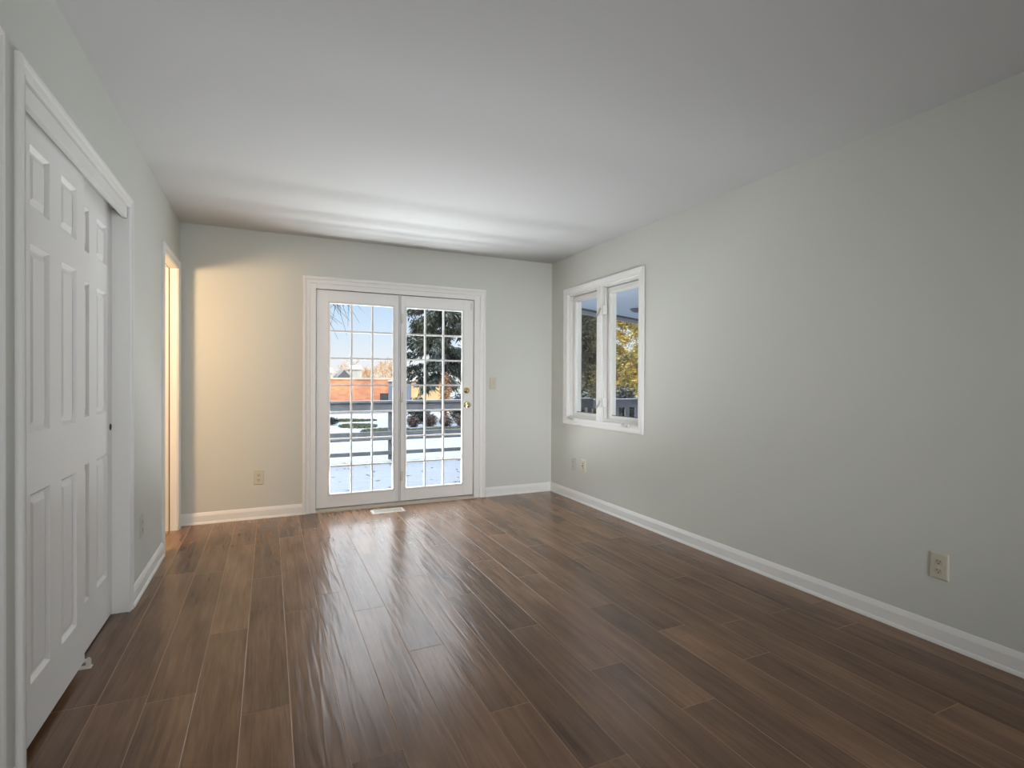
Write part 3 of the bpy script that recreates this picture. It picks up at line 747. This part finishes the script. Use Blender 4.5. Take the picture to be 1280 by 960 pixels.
# bare tree reaching into the top of the left door leaf
bm = B(); tb = bm; r = random.Random(91)
cyl(bm, (0, 0, -.2), (.15, 0, 3.6), .16, .11, n=10); cyl(bm, (.15, 0, 3.3), (2.3, .2, 4.3), .07, .03, n=8)
for i in range(24):
    t = .15+.85*i/23; p = Vector((.15, 0, 3.3)).lerp(Vector((2.3, .2, 4.3)), t)
    d = Vector((r.uniform(-.25, .75), r.uniform(-.4, .4), -1)).normalized(); L_ = r.uniform(.75, 1.25)*(1.0 if t > .4 else .6)
    q = p+d*L_*.6; e = (d+Vector((r.uniform(-.3, .5), 0, .1))).normalized(); cyl(bm, p, q, .010, .006, n=5, cap=False); cyl(tb, q, q+e*L_*.55, .006, .003, n=5, cap=False)
    for _ in range(4):
        s_ = p.lerp(q, r.uniform(.3, 1)); f = (d+Vector((r.gauss(0, .7), r.gauss(0, .5), r.uniform(-.2, .4)))).normalized(); cyl(tb, s_, s_+f*r.uniform(.2, .55), .007, .002, n=4, cap=False)
bt = obj('bare_tree', bm, M['twig'], label='bare tree whose thin twigs hang into the top of the left door leaf', cat='tree'); bt.location = (-.6, 12.5, gz(12.5))

# distant buildings
bb = empty('brick_building', (12.0, 84, gz(84)), label='long low red brick building, sunlit above and shaded at its foot', cat='building')
obj('wall', boxes((-30, 7.5, 0, 12, -.3, 3.35)), M['brick'], bb)
obj('coping', boxes((-30.1, 7.6, -.12, 12.1, 3.35, 3.62)), M['coping'], bb)
obj('utility_box', boxes((15.7, 17.0, 81.6, 82.6, gz(82), gz(82)+1.15), (15.6, 17.1, 81.5, 82.7, gz(82)+1.15, gz(82)+1.2)), M['box'], label='dark metal box standing before the brick building', cat='box', bevel=.03)
def gable(name, x0, x1, y0, y1, h, hr, wm, rm, label, axis='x', faces=None):
    z = gz(y0); o = empty(name, ((x0+x1)/2, y0, z), label=label, cat='building')
    X, Y = (x1-x0)/2, y1-y0
    obj('wall', boxes((-X, X, 0, Y, -.3, h)), wm, o)
    bm = B(); e = .25
    if axis == 'x': pts = [(-X-e, -e, h), (X+e, -e, h), (X+e, Y+e, h), (-X-e, Y+e, h), (-X-e, Y/2, h+hr), (X+e, Y/2, h+hr)]
    else: pts = [(X+e, -e, h), (X+e, Y+e, h), (-X-e, Y+e, h), (-X-e, -e, h), (0, -e, h+hr), (0, Y+e, h+hr)]
    v = [bm.verts.new(p) for p in pts]
    for f in ((0, 1, 2, 3), (0, 4, 5, 1), (2, 5, 4, 3), (0, 3, 4), (1, 5, 2)): bm.faces.new([v[i] for i in f])
    obj('roof', bm, rm, o)
    return o
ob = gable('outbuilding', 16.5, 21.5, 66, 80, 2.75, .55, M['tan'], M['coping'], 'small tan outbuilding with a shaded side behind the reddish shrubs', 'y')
obj('shade_tinted_side', boxes((-2.54, -2.50, 0, 14, -.3, 2.75)), M['bluegrey'], ob, label='side wall with blue-grey shade in its colour')  # thin slab that paints the unlit side's shade over the tan wall
gable('house', 16.8, 18.8, 120, 128, 6.4, 1.0, M['white_house'], M['coping'], 'white house behind the brick building, nearer its right end')
gable('house', 6.0, 12.6, 120, 128, 5.6, 1.2, M['white_house'], M['coping'], 'pale house behind the brick building at the left edge of the door')
gable('house', 13.2, 16.4, 118, 126, 4.2, 2.0, M['bluegrey'], M['shingle'], 'grey gabled house between the two pale houses', 'y')
# distant autumn trees
tr = random.Random(33)
for i, (px, y, h) in enumerate(((456, 136, 10.2), (463, 153, 11.8), (470, 170, 14), (477, 187, 16), (484, 204, 18.5), (492, 136, 12), (436, 170, 13), (424, 187, 13.5), (446, 204, 16.5), (500, 153, 13.5))):
    x = y*math.tan(YAW+math.atan((px-640)/FOC))
    bare_tree('autumn_tree', x, y, h, 1.0, M['orange_twig'], 'bare orange-lit tree on the skyline beyond the brick building', 100+i, depth=5, group='orange-lit trees on the skyline', thick=.02, tw=.55)
